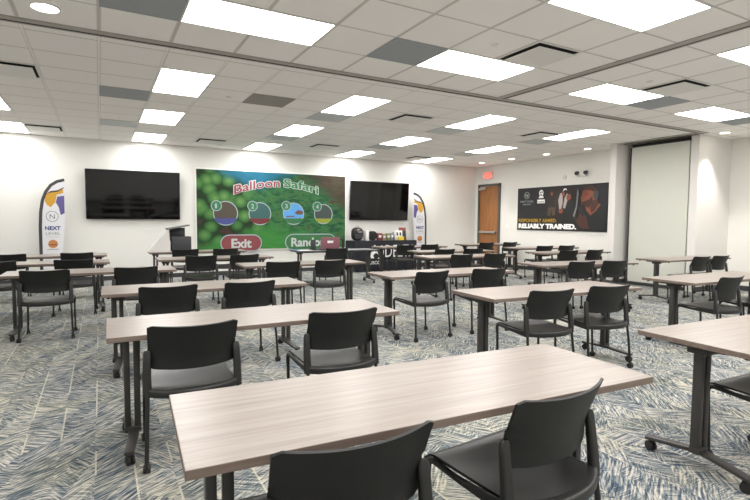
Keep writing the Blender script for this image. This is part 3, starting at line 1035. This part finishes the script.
flat('hand', M['skin_dk'], mn, [[(2.00, .30), (2.08, .34), (2.16, .46), (2.22, .38), (2.32, .42), (2.38, .30), (2.44, .06), (2.20, .08), (2.06, .22)]], y - .011)

# ------------------------------------------------------------------ exit sign, emergency light, wall bits
ex = thing('exit_sign', 'small glowing red EXIT sign on the wall above the wooden door', 'exit sign', (XR2, 12.03, 2.68), RZ)
part('housing', M['exitbody'], ex, [((.20, -.03, .10), (.38, .05, .21))], .005)
lettering('exit_lettering', 'EXIT', M['exit'], ex, .045, .04, .16, .31, -.062, .006)
em = thing('emergency_light', 'small emergency light with two dark lamp heads above the poster', 'emergency light', (XR2, 8.42, 2.56), RZ)
part('housing', M['white'], em, [((.0, -.024, 0), (.26, .05, .09))], .006)
for dx in (-.10, .16):
    bm = bmesh.new()
    cyl(bm, (dx, -.05, .05), (dx + .02, -.13, .02), .035, 16, .05)
    obj('lamp_head', bm, M['dk_grey'], em, True)
bm = bmesh.new()
cyl(bm, (0, 0, 0), (-.03, 0, 0), .06, 24, .05)
tag(obj('wall_sensor', bm, M['lt_grey'], None, True, loc=(XR2, 8.95, 2.52)), 'small round grey sensor on the wall over the middle of the poster', 'sensor')
bm = bmesh.new()
box(bm, (0, 0, 0), (.01, .08, .12), .003)
sw = tag(obj('light_switch', bm, M['white'], None, True, loc=(XR2 - .005, 11.0, 1.2)), 'small white light switch plate between the door and the poster', 'light switch')
part('rocker', M['paper'], sw, [((-.007, 0, 0), (.008, .03, .06))])

# ------------------------------------------------------------------ display table with black cloth
DX, DY, DW, DD, DH = 6.80, 11.88, 1.95, .56, .82
dt = thing('display_table', 'long table under a black cloth printed DELTA below right television', 'table', (DX, DY, 0))
bm = bmesh.new()
box(bm, (0, 0, DH - .02), (DW - .02, DD - .02, .03))
obj('tabletop', bm, M['lt_grey'], dt)
for sx in (-1, 1):
    for sy in (-1, 1):
        bm = bmesh.new()
        cyl(bm, (sx * .85, sy * .2, 0), (sx * .85, sy * .2, DH - .03), .014, 10)
        obj('leg', bm, M['dark'], dt, True)
bm = bmesh.new()
n = 160
top, bot = [], []
per = []
for i in range(n):
    t = i / n * 2 * (DW + DD)
    if t < DW:
        p, nn = (-DW / 2 + t, -DD / 2), (0, -1)
    elif t < DW + DD:
        p, nn = (DW / 2, -DD / 2 + t - DW), (1, 0)
    elif t < 2 * DW + DD:
        p, nn = (DW / 2 - (t - DW - DD), DD / 2), (0, 1)
    else:
        p, nn = (-DW / 2, DD / 2 - (t - 2 * DW - DD)), (-1, 0)
    per.append((p, nn))
for k in range(6):
    z = DH + .004 - (DH - .02) * k / 5
    row = []
    for i, (p, nn) in enumerate(per):
        front = nn == (0, -1) and abs(p[0]) < DW / 2 - .1
        w = (.0 if front else .012 * math.sin(i * 1.3)) * k / 5 + .004 + .012 * k / 5
        row.append(bm.verts.new((p[0] + nn[0] * w, p[1] + nn[1] * w, z)))
    top.append(row)
for k in range(5):
    for i in range(n):
        bm.faces.new((top[k][i], top[k][(i + 1) % n], top[k + 1][(i + 1) % n], top[k + 1][i]))
bm.faces.new(top[0])
cl = obj('tablecloth', bm, M['blackcloth'], None, True, 40, loc=(DX, DY, 0))
tag(cl, 'black fitted tablecloth with a white emblem and the word DELTA', 'tablecloth')
yy = -DD / 2 - .030
lettering('cloth_lettering', 'DELTA', M['ink_white'], cl, -.06, .38, .42, .98, yy, .0, height=.33)
lettering('cloth_lettering', 'DEFENSE', M['mid_grey'], cl, -.02, .26, .08, .90, yy)
eb = flat('emblem', M['ink_white'], cl, [[(-.52, .42), (-.50, .54), (-.42, .60), (-.32, .56), (-.28, .46), (-.34, .50), (-.40, .48), (-.44, .42), (-.40, .36), (-.50, .36)],
                                           [(-.30, .36), (-.20, .40), (-.16, .52), (-.20, .70), (-.16, .70), (-.10, .54), (-.14, .38), (-.22, .32)],
                                           [(-.46, .64), (-.40, .72), (-.30, .66), (-.36, .70)]], yy)
lettering('emblem_lettering', 'USCCA', M['ink_white'], cl, -.54, .20, .12, .40, yy, .001)

def bx(name, x, w, h, d, mat, lab, cat, y=11.8, lean=0.0, rz=0.0, z=DH + .006, grp=None):
    bm = bmesh.new()
    box(bm, (0, 0, h / 2), (w, d, h), .003)
    o = obj(name, bm, M[mat], None, True, loc=(x, y, z))
    o.rotation_euler = (lean, 0, rz)
    tag(o, lab, cat, grp)
    return o
# rucksack
rk = thing('backpack', 'black backpack with pale pattern at the left end of the black cloth table', 'backpack', (6.03, 11.86, DH + .006))
rk.scale = (1.12, 1, 1.08)
bm = bmesh.new()
bmesh.ops.create_icosphere(bm, subdivisions=3, radius=1)
for v in bm.verts:
    c = v.co
    v.co = Vector((math.copysign(abs(c.x) ** .7, c.x) * .15, math.copysign(abs(c.y) ** .7, c.y) * .10, .165 + math.copysign(abs(c.z) ** .75, c.z) * .165))
obj('body', bm, M['pack'], rk, True)
part('pocket', M['dk_grey'], rk, [((0, -.10, .10), (.20, .03, .13))], .01)
bm = bmesh.new()
sweep(bm, [(-.04, 0, .31), (-.03, 0, .36), (.03, 0, .36), (.04, 0, .31)], rrect(.02, .008, .003, 2))
obj('strap', bm, M['cloth_w'], rk, True)
flat('pattern', M['cloth_w'], rk, [[(-.08, .26), (.0, .30), (.05, .27), (-.02, .25)], [(-.05, .22), (.06, .24), (.09, .20), (.0, .20)]], -.105)
b1 = bx('binder', 6.27, .07, .27, .2, 'paper', 'white binder standing beside the black backpack', 'binder', lean=0)
# round case
rc = thing('round_case', 'round black case standing on the black cloth table right of the white binder', 'case', (6.49, 11.86, DH + .006))
bm = bmesh.new()
cyl(bm, (0, -.06, .13), (0, .06, .13), .125, 32)
obj('body', bm, M['pack'], rc, True, 40)
bm = bmesh.new()
sweep(bm, [(math.cos(2 * PI * i / 24) * .085, -.062, .13 + math.sin(2 * PI * i / 24) * .085) for i in range(25)], circ(.008, 6), cap=False, up=Vector((0, -1, 0)))
obj('zip', bm, M['dk_grey'], rc, True)
for i, (x, w, h, c, lb) in enumerate(((6.68, .13, .20, 'boxred', 'dull red box, leftmost of the small box row on the cloth table'), (6.82, .10, .18, 'boxtan', 'tan box between the dull red and olive boxes on the cloth table'),
                                       (6.95, .11, .19, 'boxolive', 'olive green box in the small box row on the cloth table'), (7.07, .09, .20, 'boxgrey', 'light grey box beside the dark bottle on the cloth table'))):
    q = bx('product_box', x, w, h, .08, c, lb, 'box', grp='small boxes on the display table')
    part('box_label', M['paper'], q, [((0, -.042, h * .55), (w * .6, .003, h * .3))])
bt = thing('bottle', 'small dark bottle between the grey box and the white folder', 'bottle', (7.145, 11.84, DH + .006))
bm = bmesh.new()
cyl(bm, (0, 0, 0), (0, 0, .16), .032, 18)
cyl(bm, (0, 0, .16), (0, 0, .19), .032, 18, .014)
obj('body', bm, M['pack'], bt, True, 40)
bm = bmesh.new()
cyl(bm, (0, 0, .19), (0, 0, .225), .016, 14)
obj('cap', bm, M['dk_grey'], bt, True, 40)
wf = bx('folder', 7.31, .24, .27, .03, 'paper', 'white folder with dark print standing right of the dark bottle', 'folder', lean=-.15)
part('print', M['dk_grey'], wf, [((-.05, -.017, .17), (.05, .003, .09)), ((.05, -.017, .17), (.05, .003, .09))])
bx('pouch', 7.33, .17, .10, .06, 'yellow', 'bright yellow pouch lying before the white folder', 'pouch', y=11.72)
bk = bx('book', 7.50, .22, .35, .03, 'boxred', 'tall dark red book with photo cover at the cloth table right end', 'book', y=11.9, lean=-.12)
part('cover_picture', M['pic_grey'], bk, [((0, -.017, .17), (.16, .003, .16))])
bx('brochure_stand', 7.62, .14, .26, .08, 'lt_grey', 'pale grey brochure stand at the very right end of the cloth table', 'stand', y=11.78, rz=.2)

# ------------------------------------------------------------------ presenter desk things
pt0 = Vector((4.42, 9.75, TH))
lap = thing('laptop', 'open pink laptop seen from behind on the presenter table', 'laptop', (4.27, 9.70, TH + .001), math.radians(-6))
part('base', M['dk_grey'], lap, [((0, .10, .010), (.40, .27, .018))], .004)
bm = bmesh.new()
box(bm, (0, 0, .135), (.42, .010, .26), .004)
ld_ = obj('lid', bm, M['laptop'], lap, True)
ld_.location = (0, -.035, .012)
ld_.rotation_euler = (math.radians(8), 0, 0)
part('sticker', M['white_p'], ld_, [((.0, -.007, .165), (.13, .003, .05))])
doc = thing('document_camera', 'small dark gadget standing left of the pink laptop', 'gadget', (3.93, 9.78, TH + .001))
part('base', M['dark'], doc, [((0, 0, .01), (.16, .14, .02))], .004)
part('body', M['dk_grey'], doc, [((0, 0, .12), (.10, .06, .20))], .008)
bm = bmesh.new()
cyl(bm, (0, 0, 0), (0, 0, .20), .028, 16)
cyl(bm, (0, 0, .20), (0, 0, .23), .028, 16, .014)
w = obj('body', bm, M['pack'], None, True, 40)
wb = thing('water_bottle', 'slim dark bottle standing right of the pink laptop', 'bottle', (4.60, 9.72, TH + .001))
w.parent = wb
bm = bmesh.new()
cyl(bm, (0, 0, .23), (0, 0, .26), .015, 12)
obj('cap', bm, M['dk_grey'], wb, True, 40)
bm = bmesh.new()
box(bm, (0, 0, .004), (.28, .20, .006))
tag(obj('paper_sheet', bm, M['paper'], None, loc=(3.72, 9.72, TH)), 'white paper sheet lying at the left of the presenter table', 'paper')
bm = bmesh.new()
box(bm, (0, 0, .008), (.15, .10, .015), .003)
tag(obj('notebook', bm, M['blue'], None, True, loc=(3.58, 9.83, TH + .001)), 'small blue notebook left of the white paper on presenter table', 'notebook')

# ------------------------------------------------------------------ lectern and speakers on the front left table
lc = thing('tabletop_lectern', 'white sloped lectern with grey top slab on the front left table', 'lectern', (1.05, 10.52, TH + .001))
flat('side_panel', M['lt_grey'], lc, [[(-.28, .0), (.12, .44), (.14, .0)]], -.15, .02)
flat('side_panel', M['lt_grey'], lc, [[(-.28, .0), (.12, .44), (.14, .0)]], .13, .02)
flat('sloped_front', M['lt_grey'], lc, [[(-.28, .0), (-.26, .0), (.14, .44), (.12, .44)]], -.13, .26)
flat('top_slab', M['mid_grey'], lc, [[(.09, .425), (.09, .455), (.50, .525), (.50, .50)]], -.17, .34)
flat('base_plate', M['mid_grey'], lc, [[(-.20, -.0), (-.20, .02), (.14, .02), (.14, .0)]], -.12, .24)
sp = thing('equipment_box', 'grey box equipment beside the white sloped lectern', 'equipment box', (1.40, 10.50, TH + .001))
part('body', M['dk_grey'], sp, [((0, 0, .145), (.36, .26, .29))], .006)
part('side_port', M['void'], sp, [((-.183, -.03, .09), (.008, .10, .10)), ((-.183, -.03, .21), (.008, .10, .08))])
sp2 = thing('monitor', 'dark grey monitor under the lectern top slab behind the grey box', 'monitor', (1.36, 10.72, TH + .001))
part('panel', M['dk_grey'], sp2, [((0, 0, .33), (.30, .03, .26))], .005)
part('stand', M['dark'], sp2, [((0, .02, .125), (.05, .03, .22)), ((0, .02, .008), (.2, .14, .014))])

# ------------------------------------------------------------------ world and view
w = bpy.data.worlds.new('world')
SC.world = w
w.use_nodes = True
w.node_tree.nodes['Background'].inputs[0].default_value = (.9, .93, 1, 1)
w.node_tree.nodes['Background'].inputs[1].default_value = 0.3
vs = SC.view_settings
vs.view_transform = 'Standard'
vs.look = 'None'
vs.exposure = 0.95
vs.gamma = 1.0
vs.use_curve_mapping = False
SC.cycles.max_bounces = 10
SC.cycles.diffuse_bounces = 6
